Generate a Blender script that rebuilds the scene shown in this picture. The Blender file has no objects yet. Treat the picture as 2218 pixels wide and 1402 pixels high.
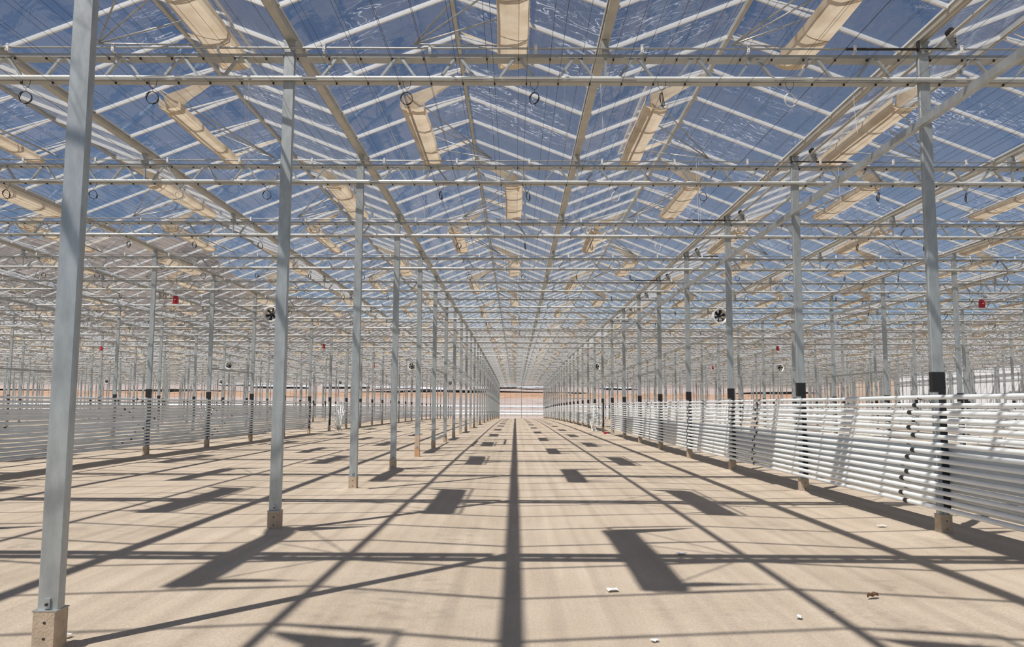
import bpy, math, random
from mathutils import Matrix, Vector, noise

# ------------------------------------------------------------------ scene, camera, sky, sun
scene = bpy.context.scene
C = scene.collection
PI = math.pi
RND = random.Random(7)

F_PX, CY_PX, PITCH, YAW, ROLL, HCAM = 1488.0, 755.8, .08234, .005118, .004995, 1.511
cam_data = bpy.data.cameras.new('camera')
cam_data.sensor_fit = 'HORIZONTAL'
cam_data.sensor_width = 36.0
cam_data.lens = 36.0 * F_PX / 2218.0
cam_data.shift_y = (CY_PX - 701.0) / 2218.0
cam_data.clip_start = .05
cam_data.clip_end = 8000
cam = bpy.data.objects.new('camera', cam_data)
C.objects.link(cam)
right0 = Vector((math.cos(YAW), math.sin(YAW), 0))
fwd0 = Vector((-math.sin(YAW), math.cos(YAW), 0))
fwd = fwd0 * math.cos(PITCH) + Vector((0, 0, 1)) * math.sin(PITCH)
up0 = -fwd0 * math.sin(PITCH) + Vector((0, 0, 1)) * math.cos(PITCH)
right = right0 * math.cos(ROLL) + up0 * math.sin(ROLL)
up = up0 * math.cos(ROLL) - right0 * math.sin(ROLL)
m = Matrix((right, up, -fwd)).transposed().to_4x4()
m.translation = Vector((0, 0, HCAM))
cam.matrix_world = m
scene.camera = cam

SUN_DIR = Vector((-.462, -.455, 1.0)).normalized()          # towards the sun
world = bpy.data.worlds.new('sky')
scene.world = world
world.use_nodes = True
wn = world.node_tree.nodes
wl = world.node_tree.links
sky = wn.new('ShaderNodeTexSky')
sky.sky_type = 'NISHITA'
sky.sun_disc = False
sky.sun_elevation = math.asin(SUN_DIR.z)
sky.sun_rotation = math.atan2(SUN_DIR.x, SUN_DIR.y)
sky.altitude = 1800
sky.air_density = 1.0
sky.dust_density = .35
sky.ozone_density = 2.0
wl.new(sky.outputs['Color'], wn['Background'].inputs['Color'])
wn['Background'].inputs['Strength'].default_value = .070

sun_data = bpy.data.lights.new('sun', 'SUN')
sun_data.energy = 4.7
sun_data.angle = .0093
sun_data.color = (1.0, .955, .89)
sun = bpy.data.objects.new('sun', sun_data)
C.objects.link(sun)
sun.rotation_euler = (-SUN_DIR).to_track_quat('-Z', 'Y').to_euler()

vs = scene.view_settings
vs.view_transform = 'Standard'
vs.look = 'None'
vs.gamma = 1.0
vs.exposure = 0.11
vs.use_curve_mapping = False
try:
    scene.cycles.transparent_max_bounces = 64
    scene.cycles.max_bounces = 8
    scene.cycles.diffuse_bounces = 3
    scene.cycles.glossy_bounces = 4
except Exception:
    pass

# ------------------------------------------------------------------ the grid of the glasshouse
XL, L, Y0 = -2.878, 4.0, 4.372
KEND = 30
XWALL = XL + 7 * 8            # side wall on the right
YEND = Y0 + KEND * L
def Yk(k): return Y0 + k * L
def zd(y):                    # the floor falls away a little towards the far wall
    t = max(0.0, (y - 40) / 84)
    return -.8 * t * t
def halfw(y): return .765 * max(y, 0) + 2.5
def in_view(x0, x1, y, pad=0.0):
    return x1 > -halfw(y) - pad and x0 < halfw(y) + pad
def ordn(n):
    if 10 <= n % 100 <= 20: return '%dth' % n
    return '%d%s' % (n, {1: 'st', 2: 'nd', 3: 'rd'}.get(n % 10, 'th'))
def from_wall(k): return ordn(KEND - k + 1)
def row_name(r):
    if r == 0: return 'in bare row beside the open aisle'
    if r == 1: return 'in pipe-racked row beside the open aisle'
    if r < 0: return 'in %s row beyond the bare aisle row' % ordn(-r)
    return 'in %s row beyond the aisle pipe rack' % ordn(r - 1)
def bay_name(s):
    if s == 0: return 'over open aisle'
    if s < 0: return '%s bay past bare row' % ordn(-s)
    return '%s bay past pipe rack' % ordn(s)

# ------------------------------------------------------------------ materials
MAT = {}
def mat(name, color, rough=.5, metal=0.0, var=.0, scale=6.0, bump=0.0, bscale=40.0, spec=.5, color2=None, stretch=None):
    m = bpy.data.materials.new(name)
    m.use_nodes = True
    nt = m.node_tree
    b = nt.nodes['Principled BSDF']
    b.inputs['Base Color'].default_value = (*color, 1)
    b.inputs['Roughness'].default_value = rough
    b.inputs['Metallic'].default_value = metal
    b.inputs['Specular IOR Level'].default_value = spec
    geo = nt.nodes.new('ShaderNodeNewGeometry')
    src = geo.outputs['Position']
    if stretch:
        mp = nt.nodes.new('ShaderNodeVectorMath')
        mp.operation = 'MULTIPLY'
        mp.inputs[1].default_value = stretch
        nt.links.new(src, mp.inputs[0])
        src = mp.outputs[0]
    if var > 0 or color2:
        n = nt.nodes.new('ShaderNodeTexNoise')
        n.inputs['Scale'].default_value = scale
        n.inputs['Detail'].default_value = 5
        n.inputs['Roughness'].default_value = .65
        nt.links.new(src, n.inputs['Vector'])
        r = nt.nodes.new('ShaderNodeValToRGB')
        c2 = color2 or tuple(min(1, c * (1 + var)) for c in color)
        c1 = color if color2 else tuple(c * (1 - var) for c in color)
        r.color_ramp.elements[0].position = .34
        r.color_ramp.elements[1].position = .66
        r.color_ramp.elements[0].color = (*c1, 1)
        r.color_ramp.elements[1].color = (*c2, 1)
        nt.links.new(n.outputs['Fac'], r.inputs['Fac'])
        nt.links.new(r.outputs['Color'], b.inputs['Base Color'])
    if bump > 0:
        n2 = nt.nodes.new('ShaderNodeTexNoise')
        n2.inputs['Scale'].default_value = bscale
        n2.inputs['Detail'].default_value = 6
        nt.links.new(src, n2.inputs['Vector'])
        bp = nt.nodes.new('ShaderNodeBump')
        bp.inputs['Strength'].default_value = bump
        bp.inputs['Distance'].default_value = .02
        nt.links.new(n2.outputs['Fac'], bp.inputs['Height'])
        nt.links.new(bp.outputs['Normal'], b.inputs['Normal'])
    MAT[name] = m
    return m

mat('galvanised', (.42, .445, .45), .42, .6, .16, 9.0, .06, 60, stretch=(1, 1, .35))
mat('galvanised_light', (.40, .405, .39), .42, .5, .10, 5.0)
mat('aluminium', (.70, .70, .69), .38, .2, .05, 3.0)
mat('aluminium_dull', (.46, .44, .39), .5, .25, .12, 3.0)
mat('pipe_white', (.80, .83, .83), .35, 0, .05, 4.0)
mat('concrete', (.47, .37, .27), .9, 0, .12, 14.0, .35, 70)
mat('concrete_red', (.55, .33, .19), .9, 0, .12, 14.0, .3, 70)
mat('dusty_steel', (.50, .38, .29), .8, .05, .15, 6.0)
mat('black_plastic', (.012, .012, .013), .45, 0, .2, 8.0, .2, 25)
mat('dark_metal', (.045, .04, .038), .5, .4)
mat('rust', (.19, .06, .03), .75, .1, .3, 20)
mat('wire', (.035, .035, .04), .5, .3)
mat('cord_white', (.62, .62, .60), .7)
mat('white_plastic', (.80, .80, .78), .4, 0, .04, 5)
mat('red_plastic', (.42, .008, .022), .4)
mat('fan_black', (.010, .010, .012), .4)
mat('orange_earth', (.42, .22, .12), .95, 0, 0, .5, .5, 3.0, color2=(.55, .36, .24))
mat('brown_earth', (.36, .25, .17), .95, 0, 0, .5, .5, 3.0, color2=(.48, .36, .27))
mat('paper', (.80, .80, .76), .8)
mat('leaf', (.16, .09, .05), .8)
mat('white_sheet', (.86, .87, .90), .5, 0, .04, .5)
mat('grass', (.16, .17, .06), .9, 0, .25, 6)

def cloth_material():
    m = bpy.data.materials.new('gauze'); m.use_nodes = True
    nt = m.node_tree; nt.nodes.clear()
    out = nt.nodes.new('ShaderNodeOutputMaterial')
    d = nt.nodes.new('ShaderNodeBsdfDiffuse'); t = nt.nodes.new('ShaderNodeBsdfTranslucent')
    mx = nt.nodes.new('ShaderNodeMixShader'); mx.inputs[0].default_value = .45
    geo = nt.nodes.new('ShaderNodeNewGeometry')
    n = nt.nodes.new('ShaderNodeTexNoise'); n.inputs['Scale'].default_value = 3; n.inputs['Detail'].default_value = 4
    r = nt.nodes.new('ShaderNodeValToRGB')
    r.color_ramp.elements[0].color = (.60, .49, .36, 1); r.color_ramp.elements[1].color = (.74, .64, .50, 1)
    r.color_ramp.elements[0].position = .3; r.color_ramp.elements[1].position = .6
    nt.links.new(geo.outputs['Position'], n.inputs['Vector']); nt.links.new(n.outputs['Fac'], r.inputs['Fac'])
    nt.links.new(r.outputs['Color'], d.inputs['Color']); nt.links.new(r.outputs['Color'], t.inputs['Color'])
    nt.links.new(d.outputs[0], mx.inputs[1]); nt.links.new(t.outputs[0], mx.inputs[2]); nt.links.new(mx.outputs[0], out.inputs['Surface'])
    MAT['gauze'] = m
cloth_material()

def film_material(name, dirt, bump, bscale, stretch, tint, f0, crease_glints=0):
    """clear roof covering: see-through with a mirror sheen by angle and a little dust"""
    m = bpy.data.materials.new(name); m.use_nodes = True
    nt = m.node_tree; nt.nodes.clear()
    N = nt.nodes.new; K = nt.links.new
    out = N('ShaderNodeOutputMaterial')
    tr = N('ShaderNodeBsdfTransparent'); tr.inputs['Color'].default_value = (*tint, 1)
    gl = N('ShaderNodeBsdfGlossy'); gl.inputs['Roughness'].default_value = .035
    df = N('ShaderNodeBsdfDiffuse'); df.inputs['Color'].default_value = (.62, .60, .57, 1)
    tl = N('ShaderNodeBsdfTranslucent'); tl.inputs['Color'].default_value = (.62, .60, .57, 1)
    geo = N('ShaderNodeNewGeometry')
    vm = N('ShaderNodeVectorMath'); vm.operation = 'MULTIPLY'; vm.inputs[1].default_value = stretch
    K(geo.outputs['Position'], vm.inputs[0])
    n = N('ShaderNodeTexNoise'); n.inputs['Scale'].default_value = bscale; n.inputs['Detail'].default_value = 3
    n.inputs['Distortion'].default_value = 1.2
    K(vm.outputs[0], n.inputs['Vector'])
    bp = N('ShaderNodeBump'); bp.inputs['Strength'].default_value = bump; bp.inputs['Distance'].default_value = .05
    K(n.outputs['Fac'], bp.inputs['Height']); K(bp.outputs['Normal'], gl.inputs['Normal'])
    dt = N('ShaderNodeVectorMath'); dt.operation = 'DOT_PRODUCT'
    K(geo.outputs['Incoming'], dt.inputs[0]); K(geo.outputs['Normal'], dt.inputs[1])
    def mth(op, a, b):
        q = N('ShaderNodeMath'); q.operation = op
        for i, w in enumerate((a, b)):
            if w is None: continue
            if isinstance(w, (int, float)): q.inputs[i].default_value = w
            else: K(w, q.inputs[i])
        return q.outputs[0]
    cs = mth('ABSOLUTE', dt.outputs['Value'], None)
    p5 = mth('POWER', mth('SUBTRACT', 1.0, cs), 5.0)
    fres = mth('ADD', mth('MULTIPLY', p5, .5), f0)
    dd = N('ShaderNodeMixShader'); dd.inputs[0].default_value = .5
    K(df.outputs[0], dd.inputs[1]); K(tl.outputs[0], dd.inputs[2])
    nd = N('ShaderNodeTexNoise'); nd.inputs['Scale'].default_value = 1.3; nd.inputs['Detail'].default_value = 4
    K(geo.outputs['Position'], nd.inputs['Vector'])
    md = N('ShaderNodeMath'); md.operation = 'MULTIPLY'; md.inputs[1].default_value = dirt * 2
    K(nd.outputs['Fac'], md.inputs[0])
    m1 = N('ShaderNodeMixShader'); K(md.outputs[0], m1.inputs[0]); K(tr.outputs[0], m1.inputs[1]); K(dd.outputs[0], m1.inputs[2])
    if crease_glints:
        # folds of the slack film, their glints painted in as thin crooked white lines
        v2 = N('ShaderNodeVectorMath'); v2.operation = 'MULTIPLY'; v2.inputs[1].default_value = (.55, 1.9, .55)
        K(geo.outputs['Position'], v2.inputs[0])
        nc = N('ShaderNodeTexNoise'); nc.inputs['Scale'].default_value = 2.6; nc.inputs['Detail'].default_value = 2.5; nc.inputs['Distortion'].default_value = 1.6
        K(v2.outputs[0], nc.inputs['Vector'])
        ln = mth('ABSOLUTE', mth('SUBTRACT', nc.outputs['Fac'], .5), None)
        lm = N('ShaderNodeMapRange'); lm.inputs['From Min'].default_value = .0; lm.inputs['From Max'].default_value = .014
        lm.inputs['To Min'].default_value = crease_glints; lm.inputs['To Max'].default_value = 0
        K(ln, lm.inputs['Value'])
        ar = N('ShaderNodeTexNoise'); ar.inputs['Scale'].default_value = .55; K(geo.outputs['Position'], ar.inputs['Vector'])
        am = N('ShaderNodeMapRange'); am.inputs['From Min'].default_value = .45; am.inputs['From Max'].default_value = .6; K(ar.outputs['Fac'], am.inputs['Value'])
        cm = mth('MULTIPLY', lm.outputs[0], am.outputs[0])
        wt = N('ShaderNodeBsdfTranslucent'); wt.inputs['Color'].default_value = (.9, .92, .95, 1)
        m0 = N('ShaderNodeMixShader'); K(cm, m0.inputs[0]); K(m1.outputs[0], m0.inputs[1]); K(wt.outputs[0], m0.inputs[2])
        m1 = m0
    m2 = N('ShaderNodeMixShader'); K(fres, m2.inputs[0]); K(m1.outputs[0], m2.inputs[1]); K(gl.outputs[0], m2.inputs[2])
    K(m2.outputs[0], out.inputs['Surface'])
    MAT[name] = m
film_material('roof_film', .007, .05, 2.2, (1, 1, 1), (.985, .99, 1.0), .055, .2)
film_material('wrinkled_film', .012, .55, 5.0, (1.6, .45, 1.6), (.98, .985, .99), .065, .5)

def ground_material():
    m = bpy.data.materials.new('sand'); m.use_nodes = True
    nt = m.node_tree; N = nt.nodes.new; K = nt.links.new
    b = nt.nodes['Principled BSDF']; b.inputs['Roughness'].default_value = .95; b.inputs['Specular IOR Level'].default_value = .15
    geo = N('ShaderNodeNewGeometry')
    n1 = N('ShaderNodeTexNoise'); n1.inputs['Scale'].default_value = .9; n1.inputs['Detail'].default_value = 6
    K(geo.outputs['Position'], n1.inputs['Vector'])
    r1 = N('ShaderNodeValToRGB')
    r1.color_ramp.elements[0].position = .3; r1.color_ramp.elements[0].color = (.61, .505, .39, 1)
    r1.color_ramp.elements[1].position = .7; r1.color_ramp.elements[1].color = (.70, .59, .465, 1)
    K(n1.outputs['Fac'], r1.inputs['Fac'])
    # wheel tracks running down the aisle
    vm = N('ShaderNodeVectorMath'); vm.operation = 'MULTIPLY'; vm.inputs[1].default_value = (1, .035, 1)
    K(geo.outputs['Position'], vm.inputs[0])
    n2 = N('ShaderNodeTexNoise'); n2.inputs['Scale'].default_value = 5.5; n2.inputs['Detail'].default_value = 4
    K(vm.outputs[0], n2.inputs['Vector'])
    n3 = N('ShaderNodeTexNoise'); n3.inputs['Scale'].default_value = 55; n3.inputs['Detail'].default_value = 8; n3.inputs['Roughness'].default_value = .75
    K(geo.outputs['Position'], n3.inputs['Vector'])
    mx = N('ShaderNodeMix'); mx.data_type = 'RGBA'; mx.blend_type = 'MULTIPLY'; mx.inputs['Factor'].default_value = 1
    rr = N('ShaderNodeValToRGB')
    rr.color_ramp.elements[0].position = .3; rr.color_ramp.elements[0].color = (.86, .85, .84, 1)
    rr.color_ramp.elements[1].position = .62; rr.color_ramp.elements[1].color = (1, 1, 1, 1)
    K(n2.outputs['Fac'], rr.inputs['Fac']); K(r1.outputs['Color'], mx.inputs['A']); K(rr.outputs['Color'], mx.inputs['B'])
    mx2 = N('ShaderNodeMix'); mx2.data_type = 'RGBA'; mx2.blend_type = 'MULTIPLY'; mx2.inputs['Factor'].default_value = 1
    r3 = N('ShaderNodeValToRGB')
    r3.color_ramp.elements[0].position = .33; r3.color_ramp.elements[0].color = (.74, .72, .70, 1)
    r3.color_ramp.elements[1].position = .6; r3.color_ramp.elements[1].color = (1, 1, 1, 1)
    K(n3.outputs['Fac'], r3.inputs['Fac']); K(mx.outputs['Result'], mx2.inputs['A']); K(r3.outputs['Color'], mx2.inputs['B'])
    K(mx2.outputs['Result'], b.inputs['Base Color'])
    bp = N('ShaderNodeBump'); bp.inputs['Strength'].default_value = .55; bp.inputs['Distance'].default_value = .012
    K(n3.outputs['Fac'], bp.inputs['Height'])
    bp2 = N('ShaderNodeBump'); bp2.inputs['Strength'].default_value = .25; bp2.inputs['Distance'].default_value = .03
    K(n2.outputs['Fac'], bp2.inputs['Height']); K(bp.outputs['Normal'], bp2.inputs['Normal'])
    K(bp2.outputs['Normal'], b.inputs['Normal'])
    MAT['sand'] = m
ground_material()
mat('rock', (.11, .093, .085), .95, 0, 0, .012, .9, .05, color2=(.24, .20, .178))
MAT['rock'].node_tree.nodes['Bump'].inputs['Distance'].default_value = 6.0
mat('hill_earth', (.40, .31, .27), .95, 0, 0, .15, .3, 1.0, color2=(.52, .42, .37))

# ------------------------------------------------------------------ mesh helpers
class MB:
    def __init__(s): s.v = []; s.f = []; s.smooth = False
    def box(s, x0, x1, y0, y1, z0, z1):
        n = len(s.v)
        s.v += [(x0, y0, z0), (x1, y0, z0), (x1, y1, z0), (x0, y1, z0), (x0, y0, z1), (x1, y0, z1), (x1, y1, z1), (x0, y1, z1)]
        s.f += [(n, n + 3, n + 2, n + 1), (n + 4, n + 5, n + 6, n + 7), (n, n + 1, n + 5, n + 4), (n + 1, n + 2, n + 6, n + 5), (n + 2, n + 3, n + 7, n + 6), (n + 3, n, n + 4, n + 7)]
        return s
    def prism(s, poly, axis_a, axis_b):
        """poly: list of offset Vectors around; swept from point a to point b"""
        n = len(s.v); c = len(poly)
        s.v += [tuple(Vector(axis_a) + Vector(p)) for p in poly] + [tuple(Vector(axis_b) + Vector(p)) for p in poly]
        for i in range(c):
            j = (i + 1) % c
            s.f.append((n + i, n + j, n + c + j, n + c + i))
        s.f.append(tuple(n + c - 1 - i for i in range(c))); s.f.append(tuple(n + c + i for i in range(c)))
        return s
    def bar(s, a, b, w, h, side=None):
        a = Vector(a); b = Vector(b); d = (b - a).normalized()
        ref = Vector(side) if side else (Vector((0, 0, 1)) if abs(d.z) < .9 else Vector((0, 1, 0)))
        u = d.cross(ref).normalized(); v = u.cross(d).normalized()
        return s.prism([-u * w / 2 - v * h / 2, u * w / 2 - v * h / 2, u * w / 2 + v * h / 2, -u * w / 2 + v * h / 2], a, b)
    def tube(s, pts, r, n=8, closed=False, caps=True):
        pts = [Vector(p) for p in pts]; base = len(s.v); m = len(pts)
        prev = None
        for i, p in enumerate(pts):
            if closed: d = pts[(i + 1) % m] - pts[i - 1]
            else: d = pts[min(i + 1, m - 1)] - pts[max(i - 1, 0)]
            d.normalize()
            if prev is None:
                ref = Vector((0, 0, 1)) if abs(d.z) < .9 else Vector((0, 1, 0))
                u = d.cross(ref).normalized()
            else:
                u = (prev - d * prev.dot(d)).normalized()
            prev = u
            v = d.cross(u)
            for k in range(n):
                a = 2 * PI * k / n
                s.v.append(tuple(p + u * (r * math.cos(a)) + v * (r * math.sin(a))))
        for i in range(m if closed else m - 1):
            j = (i + 1) % m
            for k in range(n):
                l = (k + 1) % n
                s.f.append((base + i * n + k, base + i * n + l, base + j * n + l, base + j * n + k))
        if caps and not closed:
            s.f.append(tuple(base + n - 1 - k for k in range(n)))
            s.f.append(tuple(base + (m - 1) * n + k for k in range(n)))
        return s
    def grid(s, rows):
        n = len(s.v); c = len(rows[0])
        for r in rows: s.v += [tuple(p) for p in r]
        for i in range(len(rows) - 1):
            for j in range(c - 1):
                s.f.append((n + i * c + j, n + i * c + j + 1, n + (i + 1) * c + j + 1, n + (i + 1) * c + j))
        return s
    def add(s, mesh_vf, off=(0, 0, 0), mirror=None):
        v, f = mesh_vf; n = len(s.v)
        if mirror is None:
            s.v += [(x + off[0], y + off[1], z + off[2]) for x, y, z in v]
            s.f += [tuple(i + n for i in q) for q in f]
        return s
    def vf(s): return (s.v, s.f)
    def mirror_x(s, x):
        q = MB(); q.v = [(2 * x - a, b, c) for a, b, c in s.v]; q.f = [tuple(reversed(f)) for f in s.f]; return q
    def mesh(s, name, m, smooth=False):
        me = bpy.data.meshes.new(name)
        me.from_pydata(s.v, [], s.f)
        me.materials.append(MAT[m])
        if smooth:
            me.polygons.foreach_set('use_smooth', [True] * len(me.polygons))
        me.update()
        return me
    def obj(s, name, m, parent=None, loc=(0, 0, 0), smooth=False):
        return link(name, s.mesh(name, m, smooth), parent, loc)

def link(name, me, parent=None, loc=(0, 0, 0), rot=None):
    o = bpy.data.objects.new(name, me)
    C.objects.link(o)
    o.location = loc
    if rot: o.rotation_euler = rot
    if parent: o.parent = parent
    return o
def tag(o, label, cat, group=None, kind=None):
    o['label'] = label; o['category'] = cat
    if group: o['group'] = group
    if kind: o['kind'] = kind
    return o
def thing(name, label, cat, loc=(0, 0, 0), group=None, kind=None):
    return tag(link(name, None, None, loc), label, cat, group, kind)

# ------------------------------------------------------------------ floor, land and hills
mb = MB()
rows = []
ys = [-8 + i * .5 for i in range(57)] + [21 + i * 2.0 for i in range(55)] + [132, 140]
xs = [-110 + i * 5 for i in range(20)] + [-10 + i * .5 for i in range(50)] + [15 + i * 5 for i in range(20)]
for y in ys:
    r = []
    for x in xs:
        b = .012 * noise.noise(Vector((x * .35, y * .35, 0))) if -12 < x < 16 and y < 30 else 0
        r.append((x, y, zd(y) + b - .004))
    rows.append(r)
o = mb.grid(rows).obj('floor', 'sand', smooth=True)
tag(o, 'dusty pale sand floor of the glasshouse with faint wheel tracks', 'floor', kind='structure')

def land_z(x, y):
    pts = [(140, zd(140)), (152, .6), (172, 3.3), (179.5, 4.6), (186, 4.9), (260, 11), (420, 26), (700, 46)]
    for (a, za), (b, zb) in zip(pts, pts[1:]):
        if y <= b:
            t = (y - a) / (b - a); return za + (zb - za) * t
    return pts[-1][1]
mb = MB()
rows = []
for y in [140, 144, 148, 152, 158, 165, 172]:
    rows.append([(x, y, land_z(x, y) + .25 * noise.noise(Vector((x * .1, y * .1, 3)))) for x in range(-260, 261, 10)])
tag(mb.grid(rows).obj('ground_outside', 'hill_earth', smooth=True), 'pale bare ground beyond the far wall of the glasshouse', 'ground', kind='structure')
mb = MB(); rows = []
for y in [172, 174.5, 177, 179.5, 182, 186]:
    rows.append([(x, y, land_z(x, y) + (.5 * noise.noise(Vector((x * .22, y * .4, 9))) if y > 173 else .25 * noise.noise(Vector((x * .1, y * .1, 3))))) for x in range(-300, 301, 4)])
tag(mb.grid(rows).obj('earth_bank', 'orange_earth', smooth=True), 'orange red earth bank behind the glasshouse end wall', 'bank', kind='structure')
mb = MB(); rows = []
for y in [185, 195, 210, 230, 260, 300, 350, 420, 520, 700]:
    rows.append([(x * (1 + (y - 185) / 300), y, land_z(0, y) + 1.2 * noise.noise(Vector((x * .03, y * .03, 5)))) for x in range(-320, 321, 12)])
tag(mb.grid(rows).obj('hillside', 'hill_earth', smooth=True), 'pinkish brown hillside rising above the orange bank', 'hill', kind='structure')
mb = MB(); rows = []
for i, x in enumerate([54.6, 56.5, 58.5, 61, 64, 70, 80]):
    rows.append([(x, y, [-1.0, 1.0, 3.0, 5.2, 6.4, 6.8, 6.0][i] * min(1, max(.15, (y - 88) / 9)) - (1 if i == 0 else 0) * .6 + (.6 * noise.noise(Vector((x * .3, y * .25, 1))) if i else 0)) for y in range(88, 136, 2)])
tag(mb.grid(rows).obj('embankment', 'brown_earth', smooth=True), 'steep brown embankment outside the clear stretch of the side wall', 'bank', kind='structure')
for i, (x, y) in enumerate([(63, 101), (64, 106), (62.5, 110), (64, 115), (63, 120)]):
    mb = MB()
    for q in range(30):
        a = RND.uniform(0, 2 * PI); r = RND.uniform(.1, 1.3); h = RND.uniform(.5, 1.2)
        mb.bar((r * .4 * math.cos(a), r * .4 * math.sin(a), -.6), (r * math.cos(a), r * math.sin(a), h), .12, .05)
    tag(mb.obj('grass_tuft', 'grass', loc=(x, y, 6.0)), 'dry green grass tuft growing on the brown embankment', 'grass', 'grass tufts on the embankment')

def mountain(name, prof, r0, r1, seed, label):
    """prof: azimuth in degrees from the aisle (right is positive) against skyline elevation in degrees"""
    def el(a):
        for (a0, e0), (a1, e1) in zip(prof, prof[1:]):
            if a <= a1:
                t = (a - a0) / (a1 - a0); t = t * t * (3 - 2 * t); return e0 + (e1 - e0) * t
        return prof[-1][1]
    mb = MB(); rows = []
    na, nr = 260, 26
    for j in range(nr + 1):
        t = j / nr
        r = r0 + (r1 - r0) * t
        row = []
        for i in range(na + 1):
            a = prof[0][0] + (prof[-1][0] - prof[0][0]) * i / na
            top = math.tan(math.radians(el(a))) * r1
            x, y = r * math.sin(math.radians(a)), r * math.cos(math.radians(a))
            n = noise.fractal(Vector((x / 260 + seed, y / 260, seed)), .9, 2.1, 6)
            rg = 1 - abs(noise.noise(Vector((x / 170, y / 330, seed + 4))))
            z = top * t ** 1.25 * (1 + .05 * n) + top * .16 * (rg - .6) * math.sin(PI * min(1, t)) + top * .03 * n
            row.append((x, y, z))
        rows.append(row)
    last = [(x * 1.25, y * 1.25, z * .25) for x, y, z in rows[-1]]
    rows.append(last)
    tag(mb.grid(rows).obj(name, 'rock', smooth=True), label, 'mountain', kind='structure')
mountain('mountain', [(-62, 9.5), (-40, 10.6), (-36, 11.2), (-31, 12.0), (-27, 12.6), (-25, 11.6), (-22, 9.8), (-18, 8.6), (-12, 7.2), (0, 6.4), (14, 6.4), (26, 5.8), (40, 6.6), (62, 5.5)], 500, 1700, 11,
         'bare grey brown mountain range rising behind the glasshouse')
for i, (x, y, w, h, rz) in enumerate([(-9, 200, 7, 2.2, .5), (-3, 214, 10, 2.4, .45), (6, 206, 9, 1.6, -.3), (-36, 203, 12, 2.2, .3), (-52, 210, 14, 2.6, .2), (30, 205, 12, 1.6, .4), (-24, 196, 10, 1.6, .6), (-70, 205, 16, 2, .3), (-85, 214, 18, 2.2, -.2)]):
    mb = MB(); rows = []
    for j in range(5):
        rows.append([(-w / 2 + w * q / 6, (j / 4 - .5) * 9, (j / 4 - .5) * 9 * .09 + .55 + .12 * math.sin(q * 1.7 + j)) for q in range(7)])
    for r in reversed(rows[:]): rows.append([(a, b, c - .05) for a, b, c in r])
    o = mb.grid(rows).obj('plastic_sheet', 'white_sheet', loc=(x, y, land_z(x, y)), smooth=True)
    o.rotation_euler = (0, 0, rz)
    tag(o, 'white plastic sheet spread on the brown hillside', 'sheet', 'white sheets on the hillside')
for i, y in enumerate([131, 136, 143, 150]):
    mb = MB(); mb.tube([(-110, y, land_z(0, max(y, 140)) + .9), (66, y, land_z(0, max(y, 140)) + .9)], .28, 8)
    tag(mb.obj('plastic_roll', 'white_sheet', smooth=True), 'long white plastic roll lying on the ground, %s from the end wall' % ordn(i + 1), 'roll', 'long rolls outside the end wall')

# ------------------------------------------------------------------ end wall and side wall
wb = thing('wall_back', 'far glazed end wall of thin white bars and rails', 'wall', (0, YEND + .4, zd(YEND)), kind='structure')
for k in range(-23, 18):
    x = XL + 4 * k + .0
    if x > XWALL: break
    MB().box(-.05, .05, -.05, .05, 0, 6.2).obj('post', 'galvanised', wb, (x, 0, 0))
for i, z in enumerate([.35, .75, 1.25, 1.9, 2.7, 4.2, 5.6]):
    MB().box(-95, XWALL, -.03, .03, z - (.04 if i < 4 else .02), z + (.04 if i < 4 else .02)).obj('rail', 'pipe_white' if i < 4 else 'galvanised_light', wb)
mb = MB()
for i in range(-93, 70):
    mb.box(i + .1, i + .13, -.02, .02, .3, 6.0)
mb.obj('glazing_bar', 'galvanised_light', wb)['kind'] = 'stuff'
mb = MB()
for i in range(-93, 69):
    mb.v += [(i + .14, .03, .75), (i + 1.09, .03, .75), (i + 1.09, .03, 6.0), (i + .14, .03, 6.0)]
    n = len(mb.v) - 4; mb.f.append((n, n + 1, n + 2, n + 3))
mb.obj('glass_pane', 'roof_film', wb)['kind'] = 'stuff'

ws = thing('wall_right', 'glazed side wall, white sheeted towards the near end, with dark glazing bars', 'wall', (XWALL + .4, 0, -.5), kind='structure')
K0 = 11
for k in range(K0, KEND + 1):
    MB().box(-.1, .1, -.06, .06, -.2, 6.5).obj('post', 'galvanised', ws, (-.2, Yk(k), 0))
for i, z in enumerate([.9, 2.1, 3.6, 5.1]):
    MB().box(-.06, 0, Yk(K0), YEND, z - .035, z + .035).obj('rail', 'galvanised', ws)
sheet_me = MB().box(.05, .08, .02, .98, -.1, 6.6).mesh('sheet_panel', 'white_sheet')
gbar_me = MB().box(-.02, .05, -.02, .02, -.1, 6.4).mesh('glazing_bar', 'galvanised')
pane_me = MB().box(.02, .026, .025, .975, -.1, 6.4).mesh('glass_pane', 'roof_film')
y = Yk(K0)
while y < YEND - .5:
    link('glazing_bar', gbar_me, ws, (0, y, 0))
    if y < 95.5: link('sheet_panel', sheet_me, ws, (0, y, 0))
    else: link('glass_pane', pane_me, ws, (0, y, 0))
    y += 1.0

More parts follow.
